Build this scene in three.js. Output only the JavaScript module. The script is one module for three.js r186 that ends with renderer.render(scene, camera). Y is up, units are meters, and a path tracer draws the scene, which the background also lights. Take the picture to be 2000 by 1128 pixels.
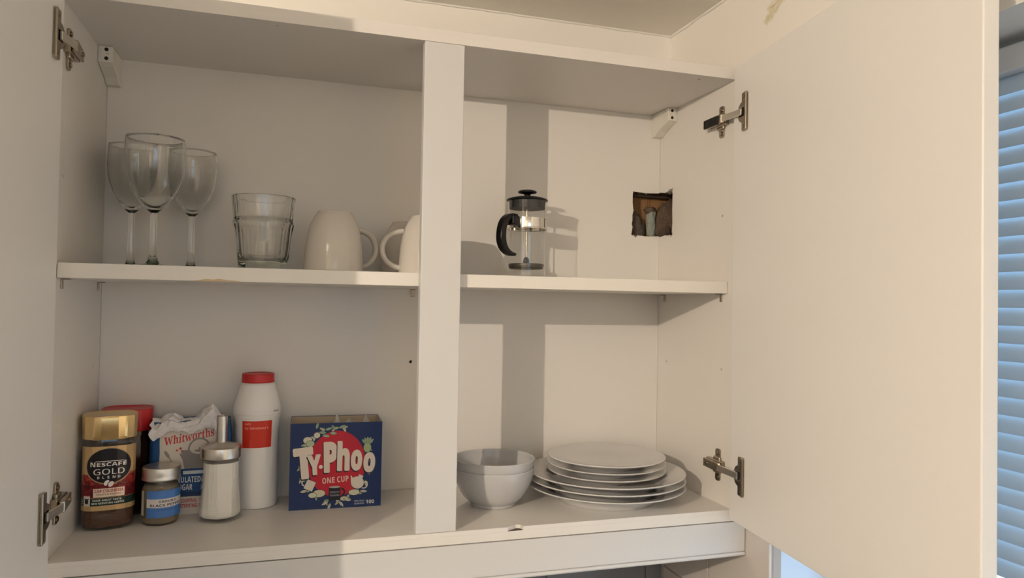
import * as THREE from 'three';
import { RoundedBoxGeometry } from 'three/addons/geometries/RoundedBoxGeometry.js';
import { mergeGeometries, mergeVertices, toCreasedNormals } from 'three/addons/utils/BufferGeometryUtils.js';
import { ImprovedNoise } from 'three/addons/math/ImprovedNoise.js';

// ---------------------------------------------------------------- camera, sky, exposure, lamp values
const scene = new THREE.Scene();
const camera = new THREE.PerspectiveCamera(43.639, 2000 / 1128, 0.02, 60);
camera.position.set(0.27, 0.3198, 0.9905);
camera.rotation.set(0.02, -0.3022, 0.0174, 'YXZ');
scene.add(camera);
const renderer = new THREE.WebGLRenderer({ antialias: true });
renderer.toneMapping = THREE.LinearToneMapping;
renderer.toneMappingExposure = 1.09;
renderer.shadowMap.enabled = true;
const BULB_AT = [-0.83, 0.737, 1.498], BULB_COLOR = [1.0, 0.85, 0.68], BULB_POWER = 5.4;
{ // clear daylight: blue above, pale haze below the horizon
  const w = 16, h = 32, d = new Float32Array(w * h * 4);
  for (let j = 0; j < h; j++) for (let i = 0; i < w; i++) {
    const e = (j + 0.5) / h - 0.5, k = (j * w + i) * 4;
    const c = e < 0 ? [0.95, 1.22, 1.5] : [1.7 - 0.5 * e, 2.35 - 0.5 * e, 3.0];
    d[k] = c[0]; d[k + 1] = c[1]; d[k + 2] = c[2]; d[k + 3] = 1;
  }
  const sky = new THREE.DataTexture(d, w, h, THREE.RGBAFormat, THREE.FloatType);
  sky.mapping = THREE.EquirectangularReflectionMapping; sky.magFilter = THREE.LinearFilter; sky.needsUpdate = true;
  scene.background = sky;
}

// ---------------------------------------------------------------- helpers
const W = 0.949, D = 0.2447, H = 0.684, T = 0.018, SHELF = 0.3605;      // cabinet inside width, depth, height; board; shelf top
const XW = 0.982, ZB = -0.2675, YC = 0.851, YF = -1.45;                  // wall beside, wall behind, ceiling, floor
let seed = 7; const rnd = () => { seed = (seed * 1664525 + 1013904223) % 4294967296; return seed / 4294967296; };
const noise = new ImprovedNoise(), N = (x, y, z) => noise.noise(x, y, z);
const used = {};
function numbered(n) { used[n] = (used[n] ?? -1) + 1; return used[n] ? n + '_' + String(used[n]).padStart(3, '0') : n; }
function tag(o, label, category, group) { o.userData.label = label; o.userData.category = category; if (group) o.userData.group = group; return o; }
function thing(name, label, category, [x, y, z] = [0, 0, 0], turn = 0, group) {
  const o = new THREE.Group(); o.name = numbered(name); o.position.set(x, y, z); o.rotation.y = turn; scene.add(o);
  return tag(o, label, category, group);
}
function part(name, g, m, parent, label) {
  const o = new THREE.Mesh(g, m); o.castShadow = o.receiveShadow = true;
  const n = parent.children.filter((c) => c.userData.base === name).length; o.userData.base = name;
  o.name = n ? name + '_' + String(n).padStart(3, '0') : name;
  if (label) o.userData.label = label;
  parent.add(o); return o;
}
function struct(name, g, m) { const o = new THREE.Mesh(g, m); o.name = name; o.castShadow = o.receiveShadow = true; o.userData.kind = 'structure'; scene.add(o); return o; }
const V = (x, y, z) => new THREE.Vector3(x, y, z);
function box(x0, x1, y0, y1, z0, z1, r = 0.0008) {
  const w = x1 - x0, h = y1 - y0, d = z1 - z0;
  return new RoundedBoxGeometry(w, h, d, 2, Math.min(r, w * 0.45, h * 0.45, d * 0.45)).translate((x0 + x1) / 2, (y0 + y1) / 2, (z0 + z1) / 2);
}
const merge = (...l) => mergeGeometries(l.map((g) => { const q = g.index ? g.toNonIndexed() : g.clone(); for (const k of Object.keys(q.attributes)) if (!['position', 'normal', 'uv'].includes(k)) q.deleteAttribute(k); return q; }));
const lathe = (pts, seg = 64) => new THREE.LatheGeometry(pts.map(([r, y]) => new THREE.Vector2(r, y)), seg);
function smoothPts(pts, n) { const c = new THREE.CatmullRomCurve3(pts.map(([r, y]) => V(r, y, 0)), false, 'centripetal'); return c.getPoints(n).map((p) => [Math.max(p.x, 0), p.y]); }
// rings of any outline, joined; rad(theta, ring) gives the radius; theta 0 looks along +z
function loft(rings, rad, seg = 96, capLow = true, capHigh = true, t0 = 0, t1 = Math.PI * 2, crease = 0.7) {
  const pos = [], uv = [], idx = [], m = seg + 1, arc = [0], mid = rings[rings.length >> 1];
  for (let i = 1; i <= seg; i++) { const q = (k) => { const t = t0 + (t1 - t0) * k / seg, r = rad(t, mid, rings.length >> 1); return [r * Math.sin(t), r * Math.cos(t)]; }, a = q(i - 1), b = q(i); arc.push(arc[i - 1] + Math.hypot(a[0] - b[0], a[1] - b[1])); }
  rings.forEach((R, j) => { for (let i = 0; i <= seg; i++) { const t = t0 + (t1 - t0) * i / seg, r = rad(t, R, j); pos.push(r * Math.sin(t), R.y, r * Math.cos(t)); uv.push(arc[i] / arc[seg], j / (rings.length - 1)); } });
  for (let j = 0; j < rings.length - 1; j++) for (let i = 0; i < seg; i++) { const a = j * m + i, b = a + 1, c = a + m, d = c + 1; idx.push(a, b, d, a, d, c); }
  const cap = (j, up) => { const k = pos.length / 3; pos.push(0, rings[j].y, 0); uv.push(0.5, 0.5); for (let i = 0; i < seg; i++) up ? idx.push(k, j * m + i, j * m + i + 1) : idx.push(k, j * m + i + 1, j * m + i); };
  if (capLow) cap(0, false); if (capHigh) cap(rings.length - 1, true);
  const g = new THREE.BufferGeometry(); g.setAttribute('position', new THREE.Float32BufferAttribute(pos, 3)); g.setAttribute('uv', new THREE.Float32BufferAttribute(uv, 2)); g.setIndex(idx);
  g.computeVertexNormals(); return toCreasedNormals(g, crease);
}
const superR = (a, b, n) => (t) => 1 / Math.pow(Math.pow(Math.abs(Math.sin(t)) / a, n) + Math.pow(Math.abs(Math.cos(t)) / b, n), 1 / n);
function shapeOf(pts) { const s = new THREE.Shape(); pts.forEach(([x, y], i) => (i ? s.lineTo(x, y) : s.moveTo(x, y))); s.closePath(); return s; }
function holeAt(s, x, y, r) { const p = new THREE.Path(); p.absarc(x, y, r, 0, Math.PI * 2, true); s.holes.push(p); }
const extrude = (s, depth, bevel = 0, seg = 12) => new THREE.ExtrudeGeometry(s, { depth: depth - 2 * bevel, bevelEnabled: bevel > 0, bevelThickness: bevel, bevelSize: bevel, bevelOffset: -bevel, bevelSegments: 2, curveSegments: seg }).translate(0, 0, bevel);
// a shape drawn in (z, y) stood up as a board whose faces look along x
const sideways = (g, x0) => { g.applyMatrix4(new THREE.Matrix4().makeBasis(V(0, 0, 1), V(0, 1, 0), V(-1, 0, 0))); return g.translate(x0, 0, 0); };
function tube(pts, r, seg = 40, rs = 12) { return new THREE.TubeGeometry(new THREE.CatmullRomCurve3(pts.map((p) => V(...p)), false, 'centripetal'), seg, r, rs); }
function roundRect(w, h, r) { const s = new THREE.Shape(), x = -w / 2, y = -h / 2; s.moveTo(x + r, y); s.lineTo(x + w - r, y); s.absarc(x + w - r, y + r, r, -Math.PI / 2, 0); s.lineTo(x + w, y + h - r); s.absarc(x + w - r, y + h - r, r, 0, Math.PI / 2); s.lineTo(x + r, y + h); s.absarc(x + r, y + h - r, r, Math.PI / 2, Math.PI); s.lineTo(x, y + r); s.absarc(x + r, y + r, r, Math.PI, 1.5 * Math.PI); return s; }

// ---------------------------------------------------------------- materials
function noiseTex(size, f) { const d = new Uint8Array(size * size * 4); for (let j = 0; j < size; j++) for (let i = 0; i < size; i++) { const v = Math.max(0, Math.min(255, 255 * f(i / size, j / size))), k = (j * size + i) * 4; d[k] = d[k + 1] = d[k + 2] = v; d[k + 3] = 255; } const t = new THREE.DataTexture(d, size, size); t.wrapS = t.wrapT = THREE.RepeatWrapping; t.magFilter = THREE.LinearFilter; t.minFilter = THREE.LinearMipmapLinearFilter; t.generateMipmaps = true; t.needsUpdate = true; return t; }
const fine = noiseTex(256, (x, y) => 0.5 + 0.25 * N(x * 24, y * 24, 0.5) + 0.18 * N(x * 60, y * 60, 3.5) + 0.1 * (rnd() - 0.5));
const rough = noiseTex(256, (x, y) => 0.5 + 0.3 * N(x * 7, y * 7, 1.5) + 0.2 * N(x * 21, y * 21, 4.2));
function canvasTex(w, h, draw) { const c = document.createElement('canvas'); c.width = w; c.height = h; draw(c.getContext('2d'), w, h); const t = new THREE.CanvasTexture(c); t.colorSpace = THREE.SRGBColorSpace; t.anisotropy = 8; return t; }
const rgb = (r, g, b) => new THREE.Color().setRGB(r, g, b);
const std = (o) => new THREE.MeshStandardMaterial(o), phys = (o) => new THREE.MeshPhysicalMaterial(o);
const M = {
  melamine: phys({ color: rgb(0.785, 0.755, 0.715), roughness: 0.36, specularIntensity: 0.8 }),
  edge: std({ color: rgb(0.82, 0.79, 0.735), roughness: 0.45 }),
  door: phys({ color: rgb(0.82, 0.805, 0.785), roughness: 0.42, specularIntensity: 0.8 }),
  paint: std({ color: rgb(0.89, 0.86, 0.81), roughness: 0.9, bumpMap: rough, bumpScale: 0.0012 }),
  ceiling: std({ color: rgb(0.89, 0.85, 0.78), roughness: 0.95, bumpMap: rough, bumpScale: 0.0015 }),
  floor: std({ color: rgb(0.09, 0.075, 0.06), roughness: 0.6 }),
  panel: std({ color: rgb(0.07, 0.06, 0.055), roughness: 0.6 }),
  added_worktop: phys({ color: rgb(0.035, 0.033, 0.032), roughness: 0.35 }),
  tile: phys({ color: rgb(0.19, 0.195, 0.215), roughness: 0.25 }),
  tilePale: phys({ color: rgb(0.64, 0.60, 0.56), roughness: 0.3 }),
  grout: std({ color: rgb(0.42, 0.39, 0.36), roughness: 0.95 }),
  nickel: std({ color: rgb(0.40, 0.35, 0.28), metalness: 1, roughness: 0.26 }),
  link: std({ color: rgb(0.80, 0.76, 0.69), metalness: 1, roughness: 0.38 }),
  steel: std({ color: rgb(0.66, 0.63, 0.58), metalness: 1, roughness: 0.28, bumpMap: fine, bumpScale: 0.00006 }),
  tin: std({ color: rgb(0.72, 0.69, 0.64), metalness: 1, roughness: 0.36 }),
  gold: std({ color: rgb(0.80, 0.60, 0.30), metalness: 1, roughness: 0.3 }),
  post: phys({ color: rgb(0.67, 0.665, 0.66), roughness: 0.42, specularIntensity: 0.8 }),
  black: phys({ color: rgb(0.006, 0.006, 0.007), roughness: 0.36, specularIntensity: 0.55 }),
  blackClear: phys({ color: rgb(0.03, 0.03, 0.033), roughness: 0.5, specularIntensity: 0.4 }),
  dark: std({ color: rgb(0.02, 0.018, 0.016), roughness: 0.9 }),
  hanger: phys({ color: rgb(0.80, 0.77, 0.69), roughness: 0.4 }),
  porcelain: phys({ color: rgb(0.66, 0.65, 0.64), roughness: 0.08, ior: 1.52 }),
  bowl: phys({ color: rgb(0.52, 0.52, 0.525), roughness: 0.12, ior: 1.5 }),
  mug: phys({ color: rgb(0.66, 0.62, 0.56), roughness: 0.1, ior: 1.5 }),
  glass: phys({ color: rgb(0.985, 0.99, 0.985), roughness: 0.0, transmission: 1, thickness: 0.002, ior: 1.5, attenuationColor: rgb(0.80, 0.93, 0.86), attenuationDistance: 0.12 }),
  thin: phys({ color: rgb(0.97, 0.975, 0.97), roughness: 0.0, transmission: 1, thickness: 0, ior: 1.5 }),
  pane: phys({ color: rgb(0.98, 0.99, 0.99), roughness: 0.0, transmission: 1, thickness: 0, ior: 1.5 }),
  coffee: std({ color: rgb(0.085, 0.036, 0.018), roughness: 0.85, bumpMap: fine, bumpScale: 0.001 }),
  pepper: std({ color: rgb(0.20, 0.155, 0.10), roughness: 0.95, bumpMap: fine, bumpScale: 0.0006 }),
  sugar: std({ color: rgb(0.86, 0.83, 0.77), roughness: 0.9, bumpMap: fine, bumpScale: 0.0003 }),
  saltPlastic: phys({ color: rgb(0.90, 0.88, 0.86), roughness: 0.45 }),
  red: phys({ color: rgb(0.56, 0.018, 0.022), roughness: 0.4 }),
  bagBlue: std({ color: rgb(0.018, 0.085, 0.22), roughness: 0.5 }),
  paper: std({ color: rgb(0.80, 0.77, 0.78), roughness: 0.75, side: THREE.DoubleSide }),
  card: std({ color: rgb(0.52, 0.43, 0.32), roughness: 0.9 }),
  navy: phys({ color: rgb(0.012, 0.040, 0.145), roughness: 0.4 }),
  film: phys({ color: rgb(0.80, 0.78, 0.74), roughness: 0.25, transmission: 0.45, thickness: 0, side: THREE.DoubleSide }),
  slat: phys({ color: rgb(0.56, 0.645, 0.71), roughness: 0.8, transmission: 0.05, thickness: 0, side: THREE.DoubleSide }),
  daylitReveal: phys({ color: rgb(0.56, 0.665, 0.81), roughness: 0.5 }),  // white plaster with the blue daylight cast put into its colour
  white: phys({ color: rgb(0.80, 0.80, 0.80), roughness: 0.4 }),
  chipboard: std({ color: rgb(0.30, 0.21, 0.13), roughness: 0.95, bumpMap: fine, bumpScale: 0.001 }),
  cavity: std({ color: rgb(0.10, 0.075, 0.06), roughness: 0.95, bumpMap: rough, bumpScale: 0.004 }),
  rubble: std({ color: rgb(0.13, 0.085, 0.06), roughness: 0.9, bumpMap: rough, bumpScale: 0.003 }),
  batten: std({ color: rgb(0.075, 0.050, 0.034), roughness: 0.9, bumpMap: rough, bumpScale: 0.002 }),
  mortarDark: std({ color: rgb(0.085, 0.062, 0.05), roughness: 0.9, bumpMap: rough, bumpScale: 0.003 }),
  mortar: std({ color: rgb(0.30, 0.33, 0.28), roughness: 0.95, bumpMap: rough, bumpScale: 0.003 }),
};

// ---------------------------------------------------------------- the room
{
  const x0 = -1.45, z1 = 2.75;
  // wall behind the cabinet, with the broken-out hollow in its corner
  const wb = shapeOf([[x0, YF], [XW, YF], [XW, 0.427], [0.862, 0.43], [0.868, 0.562], [XW, 0.558], [XW, YC], [x0, YC]]);
  const wall = struct('wall_back', extrude(wb, 0.1).translate(0, 0, ZB - 0.1), M.paint);
  struct('wall_cavity', merge(box(0.85, 1.07, 0.41, 0.58, -0.40, -0.375), box(0.858, 0.871, 0.425, 0.565, -0.38, ZB - 0.001), box(0.86, 1.05, 0.554, 0.572, -0.38, ZB - 0.001), box(0.86, 1.05, 0.418, 0.434, -0.38, ZB - 0.001),
    box(1.045, 1.06, 0.42, 0.57, -0.38, -0.19), box(XW + 0.001, 1.05, 0.556, 0.57, -0.28, -0.19), box(XW + 0.001, 1.05, 0.42, 0.432, -0.28, -0.19), box(XW + 0.001, 1.05, 0.42, 0.57, -0.20, -0.186)), M.cavity);
  // wall with the window
  const wr = shapeOf([[-0.37, YF], [z1, YF], [z1, YC], [-0.37, YC], [-0.37, 0.572], [-0.186, 0.572], [-0.186, 0.418], [-0.37, 0.418]]);
  const win = new THREE.Path(); [[0.06, -0.36], [0.06, 0.637], [0.8, 0.637], [0.8, -0.36]].forEach(([a, b], i) => (i ? win.lineTo(a, b) : win.moveTo(a, b))); win.closePath(); wr.holes.push(win);
  const gr = sideways(extrude(wr, 0.12), XW + 0.12); // faces -x at XW
  const P = gr.attributes.position, U = gr.attributes.uv;
  for (let i = 0; i < P.count; i++) U.setXY(i, (P.getZ(i) + 0.27) / 3.02, (P.getY(i) - YF) / (YC - YF));
  const stain = canvasTex(2048, 1600, (c, w, h) => {
    c.fillStyle = 'rgb(241,237,230)'; c.fillRect(0, 0, w, h);
    const at = (z, y) => [(z + 0.27) / 3.02 * w, (1 - (y - YF) / (YC - YF)) * h];
    const s = w / 3.02; // pixels per metre
    const blob = (z, y, r, col, n) => { for (let i = 0; i < n; i++) { const a = rnd() * 6.283, q = Math.sqrt(rnd()) * r, [X, Y] = at(z + Math.cos(a) * q, y + Math.sin(a) * q * 0.6); c.fillStyle = col; c.beginPath(); c.ellipse(X, Y, (0.002 + rnd() * 0.004) * s, (0.0015 + rnd() * 0.003) * s, a, 0, 7); c.fill(); } };
    blob(0.048, 0.787, 0.016, 'rgba(206,193,150,0.16)', 60); blob(0.036, 0.773, 0.010, 'rgba(205,196,156,0.16)', 40); blob(0.07, 0.795, 0.012, 'rgba(210,196,152,0.14)', 40);
    c.strokeStyle = 'rgba(150,130,100,0.5)'; c.lineWidth = 1.2; c.beginPath(); c.moveTo(...at(0.04, 0.789)); c.lineTo(...at(0.053, 0.790)); c.lineTo(...at(0.066, 0.796)); c.stroke();
  });
  const wallR = struct('wall_right', gr, std({ map: stain, roughness: 0.9 }));
  struct('wall_left', box(x0 - 0.1, x0, YF - 0.05, YC + 0.05, ZB - 0.1, z1 + 0.1, 0), M.paint);
  { // wall behind the camera, with the second window that the glasses mirror
    const wf = shapeOf([[x0 - 0.1, YF - 0.05], [XW + 0.1, YF - 0.05], [XW + 0.1, YC + 0.05], [x0 - 0.1, YC + 0.05]]);
    const wh = new THREE.Path(); [[0.12, 0.05], [0.12, 0.74], [0.92, 0.74], [0.92, 0.05]].forEach(([a, b], i) => (i ? wh.lineTo(a, b) : wh.moveTo(a, b))); wh.closePath(); wf.holes.push(wh);
    struct('wall_front', extrude(wf, 0.1).translate(0, 0, z1), M.paint);
    const w2 = new THREE.Group(); w2.name = 'window_2'; w2.userData.kind = 'structure'; scene.add(w2);
    part('pane', box(0.12, 0.92, 0.05, 0.74, z1 + 0.05, z1 + 0.053, 0.0005), M.pane, w2);
    part('frame', merge(box(0.12, 0.92, 0.05, 0.09, z1 + 0.03, z1 + 0.07), box(0.12, 0.92, 0.70, 0.74, z1 + 0.03, z1 + 0.07), box(0.12, 0.16, 0.09, 0.70, z1 + 0.03, z1 + 0.07), box(0.88, 0.92, 0.09, 0.70, z1 + 0.03, z1 + 0.07), box(0.50, 0.54, 0.09, 0.70, z1 + 0.03, z1 + 0.07)), M.white, w2);
  }
  struct('floor', box(x0 - 0.1, XW + 0.1, YF - 0.1, YF, ZB - 0.1, z1 + 0.1, 0), M.floor);
  struct('ceiling', box(x0 - 0.1, XW + 0.1, YC, YC + 0.1, ZB - 0.1, z1 + 0.1, 0), M.ceiling);
  // uneven filler run along the ceiling joints
  const bead = (f, n) => { const p = []; for (let i = 0; i <= n; i++) p.push(f(i / n, i)); return tube(p, 0.0035, n * 2, 8); };
  struct('trim_1', merge(bead((t, i) => [-0.2 + t * (XW + 0.199), YC + 0.0008 + 0.0022 * N(i * 0.55, 0.3, 2), ZB + 0.0002], 60), bead((t, i) => [XW - 0.0002, YC + 0.0005 + 0.0022 * N(i * 0.5, 4.3, 1), ZB + t * 1.2], 60)), M.paint);
  struct('added_panel_2', merge(box(x0 + 0.001, XW - 0.001, YF, -0.02, z1 - 0.03, z1 - 0.001, 0.002), box(x0 + 0.001, x0 + 0.03, YF, -0.02, ZB + 0.002, z1 - 0.04, 0.002)), M.panel);  // unseen dark panels added so the lower room bounces less light
  // dark worktop below the frame, put in to cut light bounced upward
  struct('added_worktop', box(x0, XW - 0.008, -0.56, -0.52, ZB + 0.001, 0.36, 0.004), M.added_worktop);
  // tiles under the cabinet: a piece each
  const tileAt = (x0, x1, y0, y1, parent) => part('tile', box(x0, x1, y0, y1, ZB, ZB + 0.007, 0.0015), M.tile, parent);
  for (const [a, b] of [[0.9385, 0.9725], [0.736, 0.9355], [0.534, 0.733], [0.332, 0.531]]) for (const [c, d] of [[-0.222, -0.022], [-0.425, -0.225]]) tileAt(a, b, c, d, wall);
  part('grout', box(0.30, 0.974, -0.43, -0.02, ZB - 0.001, ZB + 0.003, 0.0005), M.grout, wall);
  const tileR = (z0, z1, y0, y1) => part('tile', box(XW - 0.007, XW, y0, y1, z0, z1, 0.0015), M.tilePale, wallR);
  for (const [a, b] of [[ZB + 0.008, -0.106], [-0.103, 0.0595]]) for (const [c, d] of [[-0.179, -0.022], [-0.381, -0.182]]) tileR(a, b, c, d);
  part('grout', box(XW - 0.003, XW + 0.001, -0.39, -0.02, ZB + 0.004, 0.0598, 0.0005), M.grout, wallR);
  // the window: a thin frame with one pane
  const w1 = new THREE.Group(); w1.name = 'window_1'; w1.userData.kind = 'structure'; scene.add(w1);
  part('pane', box(XW + 0.108, XW + 0.111, -0.335, 0.612, 0.085, 0.775, 0.0005), M.pane, w1);
  part('frame', merge(box(XW + 0.10, XW + 0.119, -0.359, -0.335, 0.061, 0.799), box(XW + 0.10, XW + 0.119, 0.612, 0.636, 0.061, 0.799), box(XW + 0.10, XW + 0.119, -0.335, 0.612, 0.061, 0.085), box(XW + 0.10, XW + 0.119, -0.335, 0.612, 0.775, 0.799)), M.white, w1);
  part('daylight_tint_lining', box(XW + 0.0136, XW + 0.0998, -0.358, 0.635, 0.0597, 0.0606, 0.0003), M.daylitReveal, w1);  // added lining: its pale blue stands in for daylight on the plaster
  part('edge_trim', merge(box(XW - 0.0005, XW + 0.0135, -0.36, 0.636, 0.0595, 0.0608, 0.0004), box(XW - 0.0005, XW + 0.0135, -0.36, 0.636, 0.7992, 0.8005, 0.0004)), M.grout, w1);
}

// ---------------------------------------------------------------- venetian blind over the window
{
  const b = thing('venetian_blind', 'pale venetian blind hanging over the bright window beyond the open door', 'blind', [1.066, 0, 0]);
  const z0 = 0.066, z1 = 0.794, pitch = 0.0206, n = 29;
  part('headrail', box(-0.013, 0.0135, 0.595, 0.626, z0, z1, 0.003), M.white, b);
  const tilt = 1.23, half = 0.0123, pts = [];
  for (let i = 0; i <= 8; i++) { const s = -1 + i / 4, c = 0.0022 * (1 - s * s); pts.push([s * half * Math.cos(tilt) + -c * Math.sin(tilt), s * half * Math.sin(tilt) + c * Math.cos(tilt)]); }
  const sg = (() => { // one slat: its room-side edge hangs low
    const pos = [], idx = [], uv = [];
    for (let k = 0; k < 2; k++) pts.forEach(([x, y], i) => { pos.push(x, y, k ? z1 : z0); uv.push(k, i / 8); });
    for (let i = 0; i < 8; i++) idx.push(i, i + 1, i + 10, i, i + 10, i + 9);
    const g = new THREE.BufferGeometry(); g.setAttribute('position', new THREE.Float32BufferAttribute(pos, 3)); g.setAttribute('uv', new THREE.Float32BufferAttribute(uv, 2)); g.setIndex(idx); g.computeVertexNormals(); return g;
  })();
  for (let i = 0; i < n - 1; i++) part('slat', sg, M.slat, b).position.y = 0.5835 - i * pitch;
  part('bottom_rail', box(-0.011, 0.011, -0.020, -0.008, z0, z1, 0.002), M.white, b);
  for (const z of [0.22, 0.66]) part('ladder_cord', merge(tube([[-0.0132, 0.596, z], [-0.0132, -0.01, z]], 0.0006, 2, 6), tube([[0.0132, 0.596, z], [0.0132, -0.01, z]], 0.0006, 2, 6)), M.white, b);
}

// ---------------------------------------------------------------- ceiling lamp (behind the camera, lights the cabinet from one side)
{
  const [x, y, z] = BULB_AT, l = thing('ceiling_lamp', 'small warm ceiling lamp with a round glowing bulb', 'lamp', [x, YC, z]);
  part('ceiling_rose', lathe([[0, 0], [0.05, 0], [0.05, -0.008], [0.042, -0.016], [0, -0.018]], 40), M.white, l);
  part('bulb_holder', lathe([[0, -0.015], [0.016, -0.016], [0.018, -0.05], [0.014, -0.076], [0, -0.078]], 32), M.white, l);
  const bulb = part('bulb', new THREE.SphereGeometry(0.03, 32, 20).translate(0, y - YC, 0), std({ color: 0x000000, emissive: rgb(...BULB_COLOR), emissiveIntensity: 6 }), l);
  bulb.castShadow = false;
  const p = new THREE.PointLight(rgb(...BULB_COLOR), BULB_POWER, 0, 2); p.position.set(x, y, z); p.castShadow = true; p.shadow.radius = 0.4; p.shadow.mapSize.set(2048, 2048); scene.add(p);
}

// ---------------------------------------------------------------- the wall cabinet
const cab = thing('wall_cabinet', 'white wall cabinet with both doors open, one shelf and a central post', 'cabinet');
const doorBasis = { };
{
  const Y0 = -T, Y1 = H + T;
  // side boards with peg holes; the far one has a piece broken out at the back
  const pegs = [[-0.0345, 0.469], [-0.2125, 0.469], [-0.0325, 0.218], [-0.2115, 0.217]];
  const sideL = shapeOf([[-D - 0.003, Y0], [0, Y0], [0, Y1], [-D - 0.003, Y1]]); pegs.forEach(([z, y]) => holeAt(sideL, z, y, 0.0024));
  part('side_panel', merge(sideways(extrude(sideL, 0.012), 0), box(-T, -0.012, Y0, Y1, -D - 0.003, 0, 0.0005)), M.melamine, cab);
  const br = [[-D - 0.003, 0.4518], [-0.235, 0.4520], [-0.222, 0.4535], [-0.214, 0.4515], [-0.207, 0.4525], [-0.2035, 0.4485], [-0.198, 0.4495], [-0.1955, 0.4535], [-0.1972, 0.458], [-0.1958, 0.475], [-0.1970, 0.50], [-0.1962, 0.528], [-0.1972, 0.5345], [-0.1955, 0.540], [-0.2005, 0.5375], [-0.2065, 0.5385], [-0.215, 0.5352], [-0.224, 0.5340], [-0.235, 0.5355], [-D - 0.003, 0.5375]];
  const sideR = shapeOf([[-D - 0.003, Y0], [0, Y0], [0, Y1], [-D - 0.003, Y1], ...br.slice().reverse()]);
  pegs.filter(([z, y]) => !(y > 0.4 && z < -0.15)).forEach(([z, y]) => holeAt(sideR, z, y, 0.0024));
  part('side_panel', sideways(extrude(sideR, T), W + T), M.melamine, cab);
  part('filler_strip', box(W + T + 0.0003, XW - 0.0002, Y0, Y1, -0.006, -0.0005, 0.0005), M.edge, cab);
  // top and bottom boards: the front edge is banded
  const top = shapeOf([[0.0002, D], [W - 0.0002, D], [W - 0.0002, 0], [0.0002, 0]]);
  holeAt(top, 0.2492, 0.0149, 0.0022); holeAt(top, 0.8937, 0.0197, 0.0022);
  part('top_panel', merge(extrude(top, 0.010).rotateX(-Math.PI / 2).translate(0, H, 0), box(0.0002, W - 0.0002, H + 0.010, Y1, -D, -0.0001, 0.0002)), M.melamine, cab);
  const bot = shapeOf([[0.0002, -D], [W - 0.0002, -D], [W - 0.0002, 0], [0.602, 0], [0.6000, -0.0075], [0.594, -0.0100], [0.588, -0.0060], [0.583, -0.0030], [0.5785, 0], [0.0002, 0]]);
  part('bottom_panel', merge(extrude(bot, 0.0058).rotateX(Math.PI / 2), box(0.0002, W - 0.0002, Y0, -0.0058, -D, 0, 0.0004)), M.melamine, cab);
  { const chip = shapeOf([[0.5787, -0.0001], [0.5832, -0.0031], [0.588, -0.0059], [0.594, -0.0099], [0.5998, -0.0074], [0.6018, -0.0001]]); part('chipped_edge', extrude(chip, 0.0004).rotateX(Math.PI / 2).translate(0, -0.0053, 0), M.cavity, cab, 'bare brown board in the chipped edge'); }
  // back board with its jagged hole in the corner and one peg hole
  const rag = [[W, 0.4532], [0.9385, 0.4528], [0.9255, 0.4518], [0.9130, 0.4523], [0.9035, 0.4528], [0.9005, 0.4500], [0.8995, 0.4472], [0.8978, 0.4505], [0.8945, 0.4520], [0.8898, 0.4535], [0.8920, 0.468], [0.8903, 0.4745], [0.8918, 0.482], [0.8912, 0.489], [0.8935, 0.500], [0.8915, 0.515], [0.8920, 0.5375], [0.8945, 0.5360], [0.9060, 0.5352], [0.9200, 0.5345], [0.9350, 0.5352], [W, 0.5358]];
  const back = shapeOf([[0.0005, 0.0005], [W - 0.0005, 0.0005], ...rag.map(([x, y]) => [Math.min(x, W - 0.0005), y]), [W - 0.0005, H - 0.0005], [0.0005, H - 0.0005]]);
  holeAt(back, 0.4751, 0.2168, 0.0026);
  part('back_panel', extrude(back, 0.003).translate(0, 0, -D - 0.003), M.melamine, cab);
  // torn fibres round the hole
  const chips = [];
  for (let i = 0; i < 34; i++) { const k = rag[1 + Math.floor(rnd() * (rag.length - 2))], g = new THREE.TetrahedronGeometry(0.0012 + rnd() * 0.0016).scale(1 + rnd(), 1 + rnd(), 0.5).rotateZ(rnd() * 6); chips.push(g.translate(k[0] + (rnd() - 0.5) * 0.002, k[1] + (rnd() - 0.5) * 0.002, -D - 0.0015)); }
  for (let i = 0; i < 26; i++) { const k = br[1 + Math.floor(rnd() * (br.length - 2))], g = new THREE.TetrahedronGeometry(0.0012 + rnd() * 0.0016).scale(0.6, 1 + rnd(), 1 + rnd()).rotateX(rnd() * 6); chips.push(g.translate(W + 0.003 + rnd() * 0.01, k[1] + (rnd() - 0.5) * 0.002, k[0] + (rnd() - 0.5) * 0.002)); }
  part('torn_board_fibre', merge(...chips), M.chipboard, cab).userData.kind = 'stuff';
  part('centre_post', box(0.4459, 0.5028, 0.0002, H - 0.0002, -0.0162, 0, 0.0012), M.post, cab);
  part('shelf', box(0.0008, W - 0.0008, SHELF - 0.0188, SHELF, -D + 0.0005, -0.0166, 0.0008), M.edge, cab);
  // the stain on the shelf edge is a dried run of something brown
  const drip = new THREE.Shape(); [[0.150, 0.3418], [0.163, 0.3432], [0.170, 0.3446], [0.178, 0.3440], [0.186, 0.3450], [0.196, 0.3436], [0.206, 0.3430], [0.214, 0.3420], [0.208, 0.3417]].forEach(([x, y], i) => (i ? drip.lineTo(x, y) : drip.moveTo(x, y))); drip.closePath();
  part('stain', extrude(drip, 0.0003).translate(0, 0, -0.0165), std({ color: rgb(0.62, 0.46, 0.27), roughness: 0.5 }), cab, 'dried brown stain on the shelf edge');
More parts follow.
